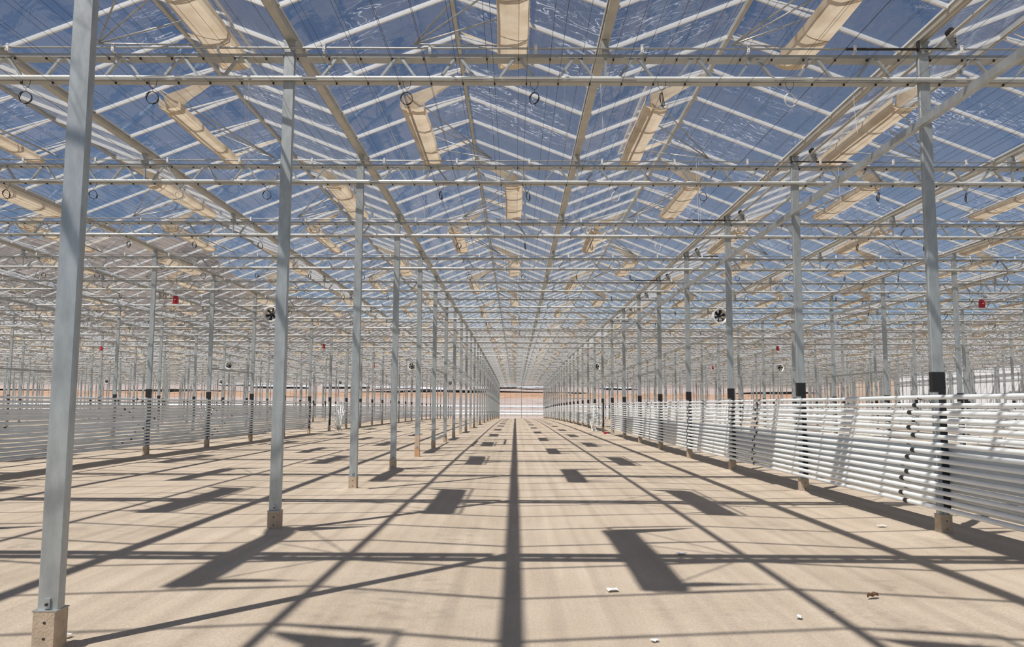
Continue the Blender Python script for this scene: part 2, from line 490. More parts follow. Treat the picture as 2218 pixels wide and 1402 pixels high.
# ------------------------------------------------------------------ columns
def shaft_vf(w=.14, d=.06, z0=.24, z1=6.085, ch=.009):
    p = [(-w / 2 + ch, -d / 2), (w / 2 - ch, -d / 2), (w / 2, -d / 2 + ch), (w / 2, d / 2 - ch), (w / 2 - ch, d / 2), (-w / 2 + ch, d / 2), (-w / 2, d / 2 - ch), (-w / 2, -d / 2 + ch)]
    return MB().prism([(a, b, 0) for a, b in p], (0, 0, z0), (0, 0, z1))
def footing_mb():
    mb = MB(); w, d = .148, .124; c = .008
    p = [(-w / 2 + c, -d / 2), (w / 2 - c, -d / 2), (w / 2, -d / 2 + c), (w / 2, d / 2 - c), (w / 2 - c, d / 2), (-w / 2 + c, d / 2), (-w / 2, d / 2 - c), (-w / 2, -d / 2 + c)]
    return mb.prism([(a, b, 0) for a, b in p], (0, 0, -.25), (0, 0, .236))
def wrap_mb():
    mb = MB()
    mb.box(-.076, .076, -.036, .036, 1.70, 1.94)
    mb.box(-.006, .076, -.036, .036, .27, 1.70)
    for i in range(6):
        z = .4 + i * .27
        mb.box(-.003, .078, -.038, .038, z, z + .012)
    return mb
ME = {}
ME['shaft'] = shaft_vf().mesh('shaft', 'galvanised')
ME['footing'] = footing_mb().mesh('footing', 'concrete')
ME['footing_red'] = footing_mb().mesh('footing', 'concrete_red')
ME['wrap'] = wrap_mb().mesh('wrap', 'black_plastic')
ME['base_plate'] = MB().box(-.076, .076, -.064, .064, .236, .243).mesh('base_plate', 'galvanised_light')
mbp = MB().box(-.018, .018, -.042, -.030, .25, .31)
ME['bolt_plate'] = mbp.mesh('bolt_plate', 'galvanised')
ME['bolt'] = MB().prism([(.009 * math.cos(a), 0, .009 * math.sin(a)) for a in [i * PI / 3 for i in range(6)]], (0, -.052, .275), (0, -.042, .275)).mesh('bolt', 'dark_metal')
ME['bolt_hole'] = MB().prism([(.010 * math.cos(a), 0, .008 * math.sin(a)) for a in [i * PI / 4 for i in range(8)]], (0, -.0635, 0), (0, -.0615, 0)).mesh('bolt_hole', 'dark_metal')
ME['head_plate'] = MB().prism([(-.07, 0, 0), (.07, 0, 0), (.09, 0, .02), (.09, 0, .035), (-.09, 0, .035), (-.09, 0, .02)], (0, -.028, 6.085), (0, .028, 6.085)).mesh('head_plate', 'galvanised')
ME['dust'] = shaft_vf(.146, .066, .244, .62).mesh('dust_band', 'dusty_steel')

PIPE_ROWS = (-4, -3, -2, -1, 1, 2, 3, 4)
cells = []
for r in range(-12, 8):
    x = XL + 8 * r
    for k in range(0, KEND + 1):
        if in_view(x, x, Yk(k)) or (k == 0 and r in (0,)):
            cells.append((math.hypot(x, Yk(k)), r, k))
cells.sort()
far = MB(); far_foot = MB()
sv = shaft_vf().vf(); fv = footing_mb().vf()
N_COL = 0
for i, (d, r, k) in enumerate(cells):
    x, y = XL + 8 * r, Yk(k)
    if i < 300:
        N_COL += 1
        c = thing('column', 'galvanised steel column, %s from far wall, %s' % (from_wall(k), row_name(r)), 'column', (x, y, zd(y)), 'glasshouse columns')
        link('shaft', ME['shaft'], c)
        link('footing', ME['footing_red' if (r == 0 and k == 4) or (r == -1 and k == 3) else 'footing'], c)
        link('head_plate', ME['head_plate'], c)
        if r in PIPE_ROWS: link('wrap', ME['wrap'], c)
        if r == 0 and k == 4: link('dust_band', ME['dust'], c)
        if k <= 5:
            link('base_plate', ME['base_plate'], c)
            b = link('bolt_plate', ME['bolt_plate'], c); link('bolt', ME['bolt'], b)
            for z in (.17, .075): link('bolt_hole', ME['bolt_hole'], c, (0.005, 0, z))
    else:
        far.add(sv, (x, y, zd(y))); far_foot.add(fv, (x, y, zd(y)))
if far.v:
    f = tag(link('column', None), 'distant galvanised columns beyond the counted ones, towards the far wall', 'column', kind='stuff')
    far.obj('shaft', 'galvanised', f)['kind'] = 'stuff'
    far_foot.obj('footing', 'concrete', f)['kind'] = 'stuff'

# low rims of sand heaped round the nearest footings
for r, k in ((0, 1), (0, 2), (0, 3), (1, 1), (1, 2), (1, 3), (-1, 3), (-1, 4)):
    mb = MB(); rows = []
    for q, (rad, h) in enumerate(((.08, .035), (.16, .03), (.26, .012), (.36, -.02))):
        rows.append([(rad * (1 + .25 * noise.noise(Vector((math.cos(a) * 2, math.sin(a) * 2, r + k)))) * math.cos(a), rad * .8 * math.sin(a), h) for a in [2 * PI * i / 16 for i in range(17)]])
    tag(mb.grid(rows).obj('sand_heap', 'sand', loc=(XL + 8 * r, Yk(k), 0), smooth=True), 'sand heap at column %s from far wall, %s' % (from_wall(k), row_name(r)), 'sand heap', 'sand heaps round the footings')

# braced bay: ties between the sixth and seventh columns of each row
for r in range(-5, 5):
    x = XL + 8 * r
    if not in_view(x, x, Yk(5)): continue
    for z, h, nm in ((5.32, .08, 'upper'), (2.78, .06, 'middle'), (.14, .08, 'ground')):
        if r == 1 and z > 5: continue
        mb = MB().box(-.03, .03, Yk(5) + .035, Yk(6) - .035, -h / 2, h / 2)
        zz = z if z > .2 else .29
        tag(mb.obj('tie_bar', 'galvanised', loc=(x, 0, zz)), '%s steel tie bar between columns %s' % (nm, row_name(r)), 'tie bar', 'tie bars of the braced bay')
# long beam along the pipe-racked row
bm = MB().box(-.035, .035, -2, Yk(8) + .3, -.045, .045)
tag(bm.obj('beam', 'galvanised', loc=(XL + 8 - .108, 0, 5.02)), 'long grey steel beam fixed along the pipe-racked aisle columns under the roof', 'beam')

# ------------------------------------------------------------------ trusses
ZB0, ZB1, ZT0, ZT1 = 5.57, 5.584, 5.89, 5.935
def chord_mb(z0, z1, d, lip):
    if not lip: return MB().box(.075, 7.925, -d / 2 + .05, d / 2 + .05, z0, z1)
    mb = MB().box(.0005, 7.9995, -d / 2, -.034, z0, z1)            # front strip passes before the columns
    mb.box(.075, 7.925, -.034, d / 2, z0, z1)
    mb.box(.075, 7.925, -.036, -.030, z0 - .006, z0)              # rib along the underside
    mb.box(.075, 7.925, d / 2 - .006, d / 2, z1, z1 + .03)
    return mb
def brace_list():
    out = []
    for n in range(10):
        t = .63 + .75 * n
        if t - .3 > .05: out.append(((t - .035, ZT0), (t - .26, ZB1)))
        out.append(((t + .035, ZT0), (t + .26, ZB1)))
    return out
def brace_mb(p, q): return MB().bar((p[0], 0, p[1]), (q[0], 0, q[1]), .03, .040, side=(0, 1, 0))
TOPM = chord_mb(ZT0, ZT1, .16, False); BOTM = chord_mb(ZB0, ZB1, .15, True)
ME['top_chord'] = TOPM.mesh('top_chord', 'galvanised_light')
ME['bottom_chord'] = BOTM.mesh('bottom_chord', 'galvanised_light')
BR = [brace_mb(p, q) for p, q in brace_list()]
ME['braces'] = [b.mesh('brace', 'galvanised') for b in BR]
postm = MB().bar((4, 0, ZB1), (4, 0, ZT0), .03, .035, side=(0, 1, 0))
ME['post'] = postm.mesh('post', 'galvanised')
# triangular shoe that carries the middle gutter on the truss
shoem = MB().prism([(-.05, 0, ZT1), (.05, 0, ZT1), (.02, 0, 6.115), (-.05, 0, 6.115)], (4, -.05, 0), (4, .05, 0))
ME['gutter_shoe'] = shoem.mesh('gutter_shoe', 'galvanised')
clipm = MB()
for n in range(20):
    clipm.box(.2 + .4 * n - .009, .2 + .4 * n + .009, -.01, .01, ZB0 - .024, ZB0)
    clipm.box(.4 * n + .09, .4 * n + .108, -.01, .01, ZT0 - .024, ZT0)
ME['wire_clip'] = clipm.mesh('wire_clip', 'fan_black')
allm = MB()
for b in [TOPM, BOTM, postm, shoem] + BR: allm.add(b.vf())
ME['truss'] = allm.mesh('truss', 'galvanised_light')
tr = []
for s in range(-13, 7):
    x = XL + 8 * s
    for k in range(-1, KEND + 1):
        if in_view(x, x + 8, Yk(k), 1.0) and not (k == -1 and s not in (-1, 0, 1)):
            tr.append((math.hypot(x + 4, Yk(k)), s, k))
tr.sort()
farT = MB()
for i, (d, s, k) in enumerate(tr):
    x, y = XL + 8 * s, Yk(k)
    if i >= 300:
        farT.add(allm.vf(), (x, y, zd(y))); continue
    lab = 'steel lattice truss, %s from far wall, %s' % (from_wall(k), bay_name(s))
    if k <= 8:
        t = thing('truss', lab, 'truss', (x, y, zd(y)), 'roof trusses')
        link('top_chord', ME['top_chord'], t); link('bottom_chord', ME['bottom_chord'], t)
        for b in ME['braces']: link('brace', b, t)
        link('post', ME['post'], t); link('gutter_shoe', ME['gutter_shoe'], t)
        link('wire_clip', ME['wire_clip'], t)['kind'] = 'stuff'
    else:
        tag(link('truss', ME['truss'], None, (x, y, zd(y))), lab, 'truss', 'roof trusses')
if farT.v:
    tag(farT.obj('truss', 'galvanised_light'), 'distant lattice trusses beyond the counted ones, towards the far wall', 'truss', kind='stuff')

# pipes that run across every truss row
brk = MB().box(-.016, .016, -.042, -.030, 5.935, 6.035)
brk.box(-.016, .016, -.042, .02, 5.935, 5.943)
ME['bracket'] = brk.mesh('bracket', 'white_plastic')
ME['bracket_hole'] = MB().prism([(.006 * math.cos(a), 0, .006 * math.sin(a)) for a in [i * PI / 3 for i in range(6)]], (0, -.044, 0), (0, -.042, 0)).mesh('bracket_hole', 'dark_metal')
for k in range(-1, KEND + 1):
    y = Yk(k); w = halfw(max(y, 4)) + 6
    xa, xb = max(-w, -97), min(w, XWALL)
    z = zd(y)
    n = 10 if k < 8 else 6
    o = MB().tube([(xa, y - .062, z + 5.606), (xb, y - .062, z + 5.606)], .022, n).obj('cross_pipe', 'pipe_white', smooth=True)
    tag(o, 'white pipe along the bottom chords of the trusses %s from far wall' % from_wall(k), 'pipe', 'pipes along the truss rows')
    t = thing('drive_pipe', 'thin vent drive pipe above the trusses %s from far wall' % from_wall(k), 'pipe', (0, y, z), 'vent drive pipes')
    MB().tube([(xa, -.06, 5.995), (xb, -.06, 5.995)], .013, 8 if k < 8 else 5).obj('pipe', 'galvanised_light', t, smooth=True)
    x = XL + .45 + 1.333 * math.floor((xa - XL) / 1.333)
    far_b = MB()
    while x < xb:
        if in_view(x, x, y, .5):
            if k <= 4:
                b = link('bracket', ME['bracket'], t, (x, -.045, 0))
                if k <= 2:
                    for hz in (5.96, 6.018): link('bracket_hole', ME['bracket_hole'], b, (0, 0, hz))
            elif k < 16: far_b.add(brk.vf(), (x, -.045, 0))
        x += 1.333
    if far_b.v: far_b.obj('bracket', 'white_plastic', t)['kind'] = 'stuff'

# ------------------------------------------------------------------ gutters
def gutter_profile():
    return [(-.062, 6.215), (-.055, 6.125), (-.045, 6.12), (.045, 6.12), (.055, 6.125), (.062, 6.215), (.054, 6.215), (.046, 6.138), (-.046, 6.138), (-.054, 6.215)]
def gutter_mb(ys_, prof):
    mb = MB(); c = len(prof)
    for y in ys_: mb.v += [(a, y, b + zd(y)) for a, b in prof]
    for i in range(len(ys_) - 1):
        for j in range(c):
            l = (j + 1) % c
            mb.f.append((i * c + j, i * c + l, (i + 1) * c + l, (i + 1) * c + j))
    mb.f.append(tuple(reversed(range(c)))); mb.f.append(tuple((len(ys_) - 1) * c + j for j in range(c)))
    return mb
def ystart(x0, x1):
    k = -1
    while not in_view(x0, x1, Yk(k), 4.5) and k < KEND: k += 1
    return k
JMIN, JMAX = -24, 14
for j in range(JMIN, JMAX + 1):
    x = XL + 4 * j
    k0 = ystart(x, x)
    if k0 >= KEND: continue
    ys_ = [Yk(k0) - (3 if k0 == -1 else 1)] + [Yk(k) for k in range(k0 + 1, KEND + 1)] + [YEND + .3]
    if j % 2 == 0: nm = 'aluminium roof gutter resting on the columns ' + row_name(j // 2)
    else: nm = 'aluminium roof gutter resting mid-truss ' + bay_name((j - 1) // 2)
    t = thing('gutter', nm, 'gutter', (x, 0, 0), 'roof gutters')
    gutter_mb(ys_, gutter_profile()).obj('trough', 'aluminium_dull', t)
    for s in (-1, 1):
        gutter_mb(ys_, [(s * .074, 6.195), (s * .064, 6.195), (s * .064, 6.225), (s * .074, 6.225)][::-s]).obj('glazing_lip', 'aluminium', t)

# ------------------------------------------------------------------ roofs: bars, panes, ridges
UG, ZG, ZR = .072, 6.205, 6.955
def zs(u): return ZG + (ZR - ZG) * (u - UG) / (2 - UG)
BO = (-1.65, -.65, .35, 1.35)       # roof bars about each truss line
def rbar(u0=UG, u1=1.975):
    a = Vector((u0, 0, zs(u0) - .022)); b = Vector((u1, 0, zs(u1) - .022))
    mb = MB().bar(a, b, 0.027, .028, side=(-(zs(1) - zs(0)), 0, 1))
    a2 = Vector((u0, 0, zs(u0) + .012)); b2 = Vector((u1, 0, zs(u1) + .012))
    return mb.bar(a2, b2, .012, .03, side=(-(zs(1) - zs(0)), 0, 1))
def rpane(u0, u1, lift0=0, lift1=0, y0=.012, y1=.988, th=.004, dz=.006):
    mb = MB(); n = 0
    z0, z1 = zs(u0) + dz + lift0, zs(u1) + dz + lift1
    mb.v = [(u0, y0, z0), (u1, y0, z1), (u1, y1, z1), (u0, y1, z0), (u0, y0, z0 + th), (u1, y0, z1 + th), (u1, y1, z1 + th), (u0, y1, z0 + th)]
    mb.f = [(0, 3, 2, 1), (4, 5, 6, 7), (0, 1, 5, 4), (1, 2, 6, 5), (2, 3, 7, 6), (3, 0, 4, 7)]
    return mb
def rpane_flat(u0, u1, lift0=0):
    mb = MB(); mb.v = [(u0, .012, zs(u0) + .008 + lift0), (u1, .012, zs(u1) + .008), (u1, .988, zs(u1) + .008), (u0, .988, zs(u0) + .008 + lift0)]; mb.f = [(0, 3, 2, 1)]
    return mb
UV = 1.0                             # lower edge of the vents
OPEN = .11
LEFT = {'bar': rbar(), 'pane': rpane(UG, 1.97), 'half': rpane(UG, UV - .01), 'flap': rpane(UV - .03, 1.97, OPEN, 0, .0, 1.0),
        'pane_f': rpane_flat(UG, 1.97), 'half_f': rpane_flat(UG, UV), 'flap_f': rpane_flat(UV, 1.97, OPEN)}
RIGHT = {a: b.mirror_x(2.0) for a, b in LEFT.items()}
SL = {0: LEFT, 1: RIGHT}
for sd, nm in ((0, 'L'), (1, 'R')):
    ME['bar' + nm] = SL[sd]['bar'].mesh('roof_bar', 'aluminium')
    for key, film in (('pane', 'roof_film' if sd == 0 else 'wrinkled_film'), ('half', 'roof_film' if sd == 0 else 'wrinkled_film'), ('flap', 'roof_film')):
        ME[key + nm] = SL[sd][key].mesh('roof_pane', film)

KP = 6
def vent_side(k): return 1 if k % 2 else 0       # odd truss lines vent on the right slope
def flap_frame(sd):
    mb = MB()
    u0 = UV - .03
    for y in (0, 1, 2, 3):
        mb.bar((u0, y, zs(u0) + OPEN + .004), (1.97, y, zs(1.97) + .010), .02, .026)
    mb.bar((u0, 0, zs(u0) + OPEN), (u0, 3, zs(u0) + OPEN), .03, .03)
    return mb if sd == 0 else mb.mirror_x(2.0)
def rods(sd):
    out = []
    pv = Vector((2.42, 1.65 - .06, 6.045))
    for yy, uu in ((.12, UV + .02), (.95, UV + .02), (1.95, UV + .12), (2.85, UV + .2)):
        mb = MB().tube([pv, (uu, yy, zs(uu) + OPEN * .8 - .02)], .011, 6)
        out.append(mb if sd == 0 else mb.mirror_x(2.0))
    return out
for sd in (0, 1):
    ME['flap_frame%d' % sd] = flap_frame(sd).mesh('flap_frame', 'aluminium')
    ME['rods%d' % sd] = [r.mesh('push_rod', 'galvanised_light', True) for r in rods(sd)]
def gauze_parts(sd, seed):
    rr = random.Random(seed)
    def nz(a, b, c=0): return noise.noise(Vector((a * 2.3 + seed * 7.1, b * 2.3, c + seed)))
    ln0, ln1 = .10 + rr.uniform(-.05, .1), 2.86 + rr.uniform(-.1, .05)
    w = 1.0 + rr.uniform(-.15, .2)
    sec = [(.985, zs(.985) - .02), (.965, zs(.965) - .12), (.985, 6.375), (1.10, 6.345), (1.24, 6.345), (1.345, 6.37), (1.36, 6.46)]
    twist = rr.uniform(-.06, .10)
    rows = []
    for i in range(15):
        y = ln0 + (ln1 - ln0) * i / 14
        r = []
        for q, (u, z) in enumerate(sec):
            amp = 0 if q == 0 else .014
            tw = twist * (y / 2.9 - .4) * (u - 1.0) / .36
            r.append(((u - .99) * w + .99 + .03 * nz(y * .35, 1) + amp * nz(y * .8, u * 3), y, z + tw + amp * nz(y * .7, u * 3, 5)))
        rows.append(r)
    strip = MB().grid(rows)
    ends = []
    for e, yy in ((0, ln0), (1, ln1)):
        rows = []
        for i in range(9):
            t = i / 8
            u = 1.05 + (1.93 - 1.05) * t
            top = zs(u) - .015
            depth = (.24 * (1 - t) + .05) * (1 - .35 * math.sin(PI * t)) * (1.0 if t < .999 else .2)
            off = (.22 * (1 - t) + .06 * math.sin(PI * t)) * (1 if e == 0 else -1)
            rows.append([(u + .02 * nz(u, q), yy + off * q / 3 + .02 * nz(u * 2, q, 3), top - depth * (q / 3)) for q in range(4)])
        ends.append(MB().grid(rows))
    parts = [strip] + ends
    return parts if sd == 0 else [p.mirror_x(2.0) for p in parts]
GZ = {}
for sd in (0, 1):
    for v in range(5):
        ps = gauze_parts(sd, v + 10 * sd)
        whole = MB()
        for p in ps: whole.add(p.vf())
        GZ[sd, v] = (ps[0].mesh('gauze_strip', 'gauze'), ps[1].mesh('gauze_end', 'gauze'), ps[2].mesh('gauze_end', 'gauze'), whole.mesh('gauze', 'gauze', True), whole.vf())
def ridge_box(y0, y1, z0, z1): return MB().box(1.97, 2.03, y0, y1, z0, z1)

gauze_cells = []
for j in range(JMIN, JMAX):
    x = XL + 4 * j
    k0 = ystart(x, x + 4)
    if k0 >= KEND: continue
    s = j // 2
    roof = thing('roof_span', 'pitched clear roof span on aluminium bars, %s half, %s' % ('first' if j % 2 == 0 else 'second', bay_name(s)), 'roof', (x, 0, 0), 'roof spans', 'structure')
    ys_ = [Yk(k0) - (3 if k0 == -1 else 1.65)] + [Yk(k) for k in range(k0 + 1, KEND + 1)]
    mb = MB(); c = 4
    prof = [(1.972, 6.915), (2.028, 6.915), (2.028, 6.99), (1.972, 6.99)]
    gutter_mb(ys_, prof).obj('ridge_bar', 'aluminium_dull', roof)
    bars = MB(); panes = {0: MB(), 1: MB()}; flaps = MB()
    for k in range(k0, KEND + 1):
        y = Yk(k); vs_ = vent_side(k)
        near = k <= KP
        if in_view(x, x + 4, y, 4.5): gauze_cells.append((math.hypot(x + 2, y), j, k, roof))
        for bi, bo in enumerate(BO):
            yy = y + bo
            if yy > YEND: continue
            for sd in (0, 1):
                nm = 'LR'[sd]
                vent = vs_ == sd and bi < 3
                if near:
                    link('roof_bar', ME['bar' + nm], roof, (0, yy, zd(yy)))
                    link('roof_pane', ME[('half' if vent else 'pane') + nm], roof, (0, yy, zd(yy)))
                else:
                    bars.add(SL[sd]['bar'].vf(), (0, yy, zd(yy)))
                    panes[sd].add(SL[sd]['half_f' if vent else 'pane_f'].vf(), (0, yy, zd(yy)))
                    if vent: flaps.add(SL[sd]['flap_f'].vf(), (0, yy, zd(yy)))
    if bars.v:
        bars.obj('roof_bar', 'aluminium', roof)['kind'] = 'stuff'
        panes[0].obj('roof_pane', 'roof_film', roof)['kind'] = 'stuff'
        panes[1].obj('roof_pane', 'wrinkled_film', roof)['kind'] = 'stuff'
        flaps.obj('vent_pane', 'roof_film', roof)['kind'] = 'stuff'

gauze_cells.sort(key=lambda a: a[0])
farG = MB()
for i, (d, j, k, roof) in enumerate(gauze_cells):
    x, y = XL + 4 * j, Yk(k)
    sd = vent_side(k); v = (j * 3 + k * 5) % 5
    yb = y + BO[0]
    side = 'first' if j % 2 == 0 else 'second'
    if k <= KP:
        vt = thing('roof_vent', 'hinged roof vent, truss %s from far wall, %s ridge, %s' % (from_wall(k), side, bay_name(j // 2)), 'vent', (x, yb, zd(yb)), 'roof vents')
        for q in range(3): link('vent_pane', ME['flap' + 'LR'[sd]], vt, (0, q, 0))
        link('flap_frame', ME['flap_frame%d' % sd], vt)
        for r in ME['rods%d' % sd]: link('push_rod', r, vt)
    if i < 300:
        lab = 'tan vent gauze, truss %s from far wall, %s ridge, %s' % (from_wall(k), side, bay_name(j // 2))
        if k <= KP:
            g = thing('vent_gauze', lab, 'gauze', (x, yb, zd(yb)), 'vent gauzes')
            link('gauze_strip', GZ[sd, v][0], g); link('gauze_end', GZ[sd, v][1], g); link('gauze_end', GZ[sd, v][2], g)
        else:
            tag(link('vent_gauze', GZ[sd, v][3], None, (x, yb, zd(yb))), lab, 'gauze', 'vent gauzes')
    else:
        farG.add(GZ[sd, v][4], (x, yb, zd(yb)))
if farG.v:
    tag(farG.obj('vent_gauze', 'gauze', smooth=True), 'distant tan vent gauzes beyond the counted ones, towards the far wall', 'gauze', kind='stuff')

# ------------------------------------------------------------------ drive shaft and gear motors along the pipe-racked row
XR = XL + 8
o = MB().tube([(XR + .27, -3, 6.13), (XR + .27, Yk(9), 6.13)], .024, 8).obj('drive_shaft', 'aluminium_dull', smooth=True)
tag(o, 'long vent drive shaft beside the gutter of the pipe-racked aisle row', 'shaft')
def ngon(r, n=14): return [(r * math.cos(2 * PI * i / n), 0, r * math.sin(2 * PI * i / n)) for i in range(n)]
GB = MB().prism([(-.07, 0, -.09), (.06, 0, -.09), (.085, 0, -.06), (.085, 0, .03), (.05, 0, .08), (-.03, 0, .08), (-.07, 0, .04)], (0, -.05, 0), (0, .05, 0))
ME['gear_case'] = GB.mesh('gear_case', 'galvanised_light')
cp = MB().prism(ngon(.045), (-.04, -.115, .09), (-.04, -.05, .09)); cp.prism(ngon(.03), (-.04, -.13, .09), (-.04, -.115, .09))
ME['coupling'] = cp.mesh('coupling', 'dark_metal')
ME['motor_rod'] = [MB().tube([(a, -.0, -.09), (b, -.0, -.09)], .017, 8).mesh('rack_sleeve', 'dark_metal', True) for a, b in ((-1.30, -.40), (.07, .62))]
ME['case_bolt'] = MB().prism(ngon(.010, 6), (.045, -.056, .0), (.045, -.05, .0)).mesh('case_bolt', 'dark_metal')
ME['clamp'] = MB().box(-.40, -.38, -.02, .03, -.11, .02).box(-.38, -.06, -.028, -.018, -.10, -.085).mesh('clamp', 'dark_metal')
for k in range(0, 9):
    g = thing('gear_motor', 'vent gear motor at the head of column %s from far wall, pipe-racked aisle row' % from_wall(k), 'motor', (XR + .31, Yk(k) - .06, 6.085), 'vent gear motors')
    link('gear_case', ME['gear_case'], g); link('coupling', ME['coupling'], g); link('rack_sleeve', ME['motor_rod'][k % 2 == 0], g)
    for q in range(3): link('case_bolt', ME['case_bolt'], g, (0, 0, -.05 + .04 * q))
    link('clamp', ME['clamp'], g)

# ------------------------------------------------------------------ long screen wires through the trusses
def wire_mb(z, r=.0024):
    return MB().tube([(0, -1, z)] + [(0, Yk(k), z + zd(Yk(k))) for k in range(8, KEND + 1, 2)], r, 4)
ME['wl'] = wire_mb(ZB0 - .012).mesh('screen_wire', 'wire'); ME['wu'] = wire_mb(ZT0 - .012).mesh('screen_wire', 'wire')
for n in range(-56, 66):
    for lvl, nm, off in (('wl', 'lower', .2), ('wu', 'upper', .1)):
        xw = XL + off + .4 * n
        if -24 < xw < 24.5:
            q, sb = (n % 20) + 1, n // 20
            tag(link('screen_wire', ME[lvl], None, (xw, 0, 0)), 'thin dark %s screen wire, %s of twenty across %s' % (nm, ordn(q), 'the open aisle' if sb == 0 else bay_name(sb)), 'wire', nm + ' screen wires')

# ------------------------------------------------------------------ coils of wire hanging under the trusses
def coil_parts(tilt, size, kind):
    hook = MB()
    hook.tube([(-.05, 0, 0), (-.045, 0, -.06), (-.02, 0, -.10), (.02, 0, -.10), (.045, 0, -.06), (.05, 0, 0)], .0035, 5)
    hook.tube([(0, 0, -.10), (.004, .004, -.15)], .003, 5)
    loop = MB()
    for t in range(3):
        rr = random.Random(t + int(tilt * 100))
        pts = []
        for i in range(18):
            a = 2 * PI * i / 18
            r = size * (1 + .05 * rr.uniform(-1, 1))
            p = Vector((r * math.cos(a), .006 * (t - 1) + .008 * math.sin(a * 2 + t), r * 1.1 * math.sin(a)))
            p = Matrix.Rotation(tilt, 3, 'Z') @ p
            pts.append((p.x, p.y, p.z - .15 - size * 1.05))
        loop.tube(pts, .0045, 5, closed=True)
    loop.tube([(0, 0, -.15 - size * 2), (.03, 0, -.2 - size * 2)], .003, 4)
    return hook, loop
CO = []
for tilt, size, kind in ((.15, .072, 'wire'), (1.1, .075, 'wire'), (-.5, .066, 'wire'), (.4, .08, 'cord_white'), (1.35, .07, 'wire')):
    h, l = coil_parts(tilt, size, kind)
    CO.append((h.mesh('hook', 'wire'), l.mesh('loop', kind, True), kind))
for k in range(1, 9):
    y = Yk(k)
    for n in range(-24, 24):
        x = .22 + 1.6 * n
        if not in_view(x, x, y, -2.3) or abs((x - XL + 4) % 8 - 4) < .12: continue
        v = (n * 7 + k * 3) % 5
        if k == 1: v = {-4: 0, -3: 0, -2: 1, -1: 0, 0: 2, 1: 1, 2: 3, 3: 0}.get(n, v)
        h, l, kind = CO[v]
        col = 'white' if kind == 'cord_white' else 'black'
        c = thing('wire_coil', 'small coil of %s wire, truss %s from far wall, %s' % (col, from_wall(k), bay_name(math.floor((x - XL) / 8))), 'coil', (x, y - .05, ZB0 - .002), '%s wire coils' % col)
        link('hook', h, c); link('loop', l, c)
# thin cords that hang loose from the trusses
for i, (x, k, z0, z1) in enumerate([(-3.4, 1, 5.53, 4.5), (-3.36, 1, 5.53, 4.4), (-1.7, 2, 5.9, 4.9), (.6, 1, 5.53, 4.7), (1.05, 1, 5.53, 4.9), (3.3, 2, 6.0, 4.8), (3.34, 2, 6.0, 4.75), (5.9, 2, 5.9, 5.0), (4.2, 1, 5.53, 4.9), (-6.3, 2, 5.53, 4.6), (-6.2, 2, 5.53, 4.6), (2.2, 2, 5.53, 4.9)]):
    mb = MB().tube([(0, 0, z0), (.01, .01, (z0 + z1) / 2), (.03, 0, z1)], .0028, 4)
    tag(mb.obj('pale_cord', 'cord_white', loc=(x, Yk(k) - .0765, 0)), 'thin pale cord hanging loose from the trusses %s from far wall' % from_wall(k), 'cord', 'loose cords, trusses %s from far wall' % from_wall(k))

# ------------------------------------------------------------------ racks of white pipes along the columns
def pipe_mesh(y0, y1, wob, seed, n):
    rr = random.Random(seed); pts = []
    ks = max(2, int((y1 - y0) / 2))
    for i in range(ks + 1):
        y = y0 + (y1 - y0) * i / ks
        sag = -.012 * abs(math.sin(PI * (y - Y0) / 4))
        pts.append((wob * rr.uniform(-1, 1), y, zd(y) + sag + wob * .5 * rr.uniform(-1, 1)))
    return MB().tube(pts, .0285, n).mesh('pipe_run', 'pipe_white', True)
SECT = [(-1.5, Yk(8) - .2), (Yk(9) + 1.6, YEND - 2)]
VARI = {(s, v, nn): pipe_mesh(SECT[s][0], SECT[s][1], .006, v * 3 + s, nn) for s in (0, 1) for v in range(3) for nn in (6, 10)}
ME['sleeve'] = MB().tube([(0, -.04, 0), (0, .04, 0)], .0305, 10).mesh('sleeve', 'black_plastic', True)
ME['tie'] = MB().tube([(0, 0, -.031), (.0, .002, .031), (-.02, -.03, .05)], .003, 4).mesh('string_tie', 'cord_white')
RACKS = {1: (15, 2), -1: (15, 2), -2: (13, 1), 2: (13, 1), -3: (12, 1), 3: (12, 1), 4: (12, 1), -4: (12, 1)}
for r, (n, layers) in RACKS.items():
    x = XL + 8 * r
    rn = {1: 'along the open aisle', -1: 'beyond the bare aisle row'}.get(r, '%s row %s' % (ordn(abs(r) if r < 0 else r - 1), 'past bare row' if r < 0 else 'past aisle rack'))
    for lay in range(layers):
        sgn = -1 if (r > 0) == (lay == 0) else 1
        # the aisle side of the columns first
        xo = x + sgn * (.105 if lay == 0 else .110)
        for s in (0, 1):
            if s == 0 and not in_view(x, x, SECT[0][1]): continue
            for i in range(n if lay == 0 else 8):
                z = .33 + i * .0935 + (.02 if lay and r == 1 else 0)
                me = VARI[s, (i * 2 + lay + r) % 3, 10 if abs(r) == 1 else 6]
                loc = (xo, ((i * 37) % 11 - 5) * .06, z)
                p = tag(link('pipe_run', me, None, loc),
                        'white pipe %s from bottom, %s side, %s rack %s' % (ordn(i + 1), 'open' if lay == 0 else 'hidden', 'nearer' if s == 0 else 'farther', rn), 'pipe', 'stacked white pipes')
                if lay == 0 and s == 0 and abs(r) == 1:
                    for q in range(0, 6):
                        yy = 8.95 - i * .03 + ((i * 53) % 7) * .03 + q * 5.6 - loc[1] if r == 1 else 13.2 + ((i * 53) % 17) * .09 + (q - 2) * 5.6
                        if yy < SECT[0][1] - 1: link('sleeve', ME['sleeve'], p, (0, yy, zd(yy) - .006))
                    for q in range(1, 5):
                        if (i * 5 + q) % 3: link('string_tie', ME['tie'], p, (0, Yk(q) - .10 - loc[1], .0))

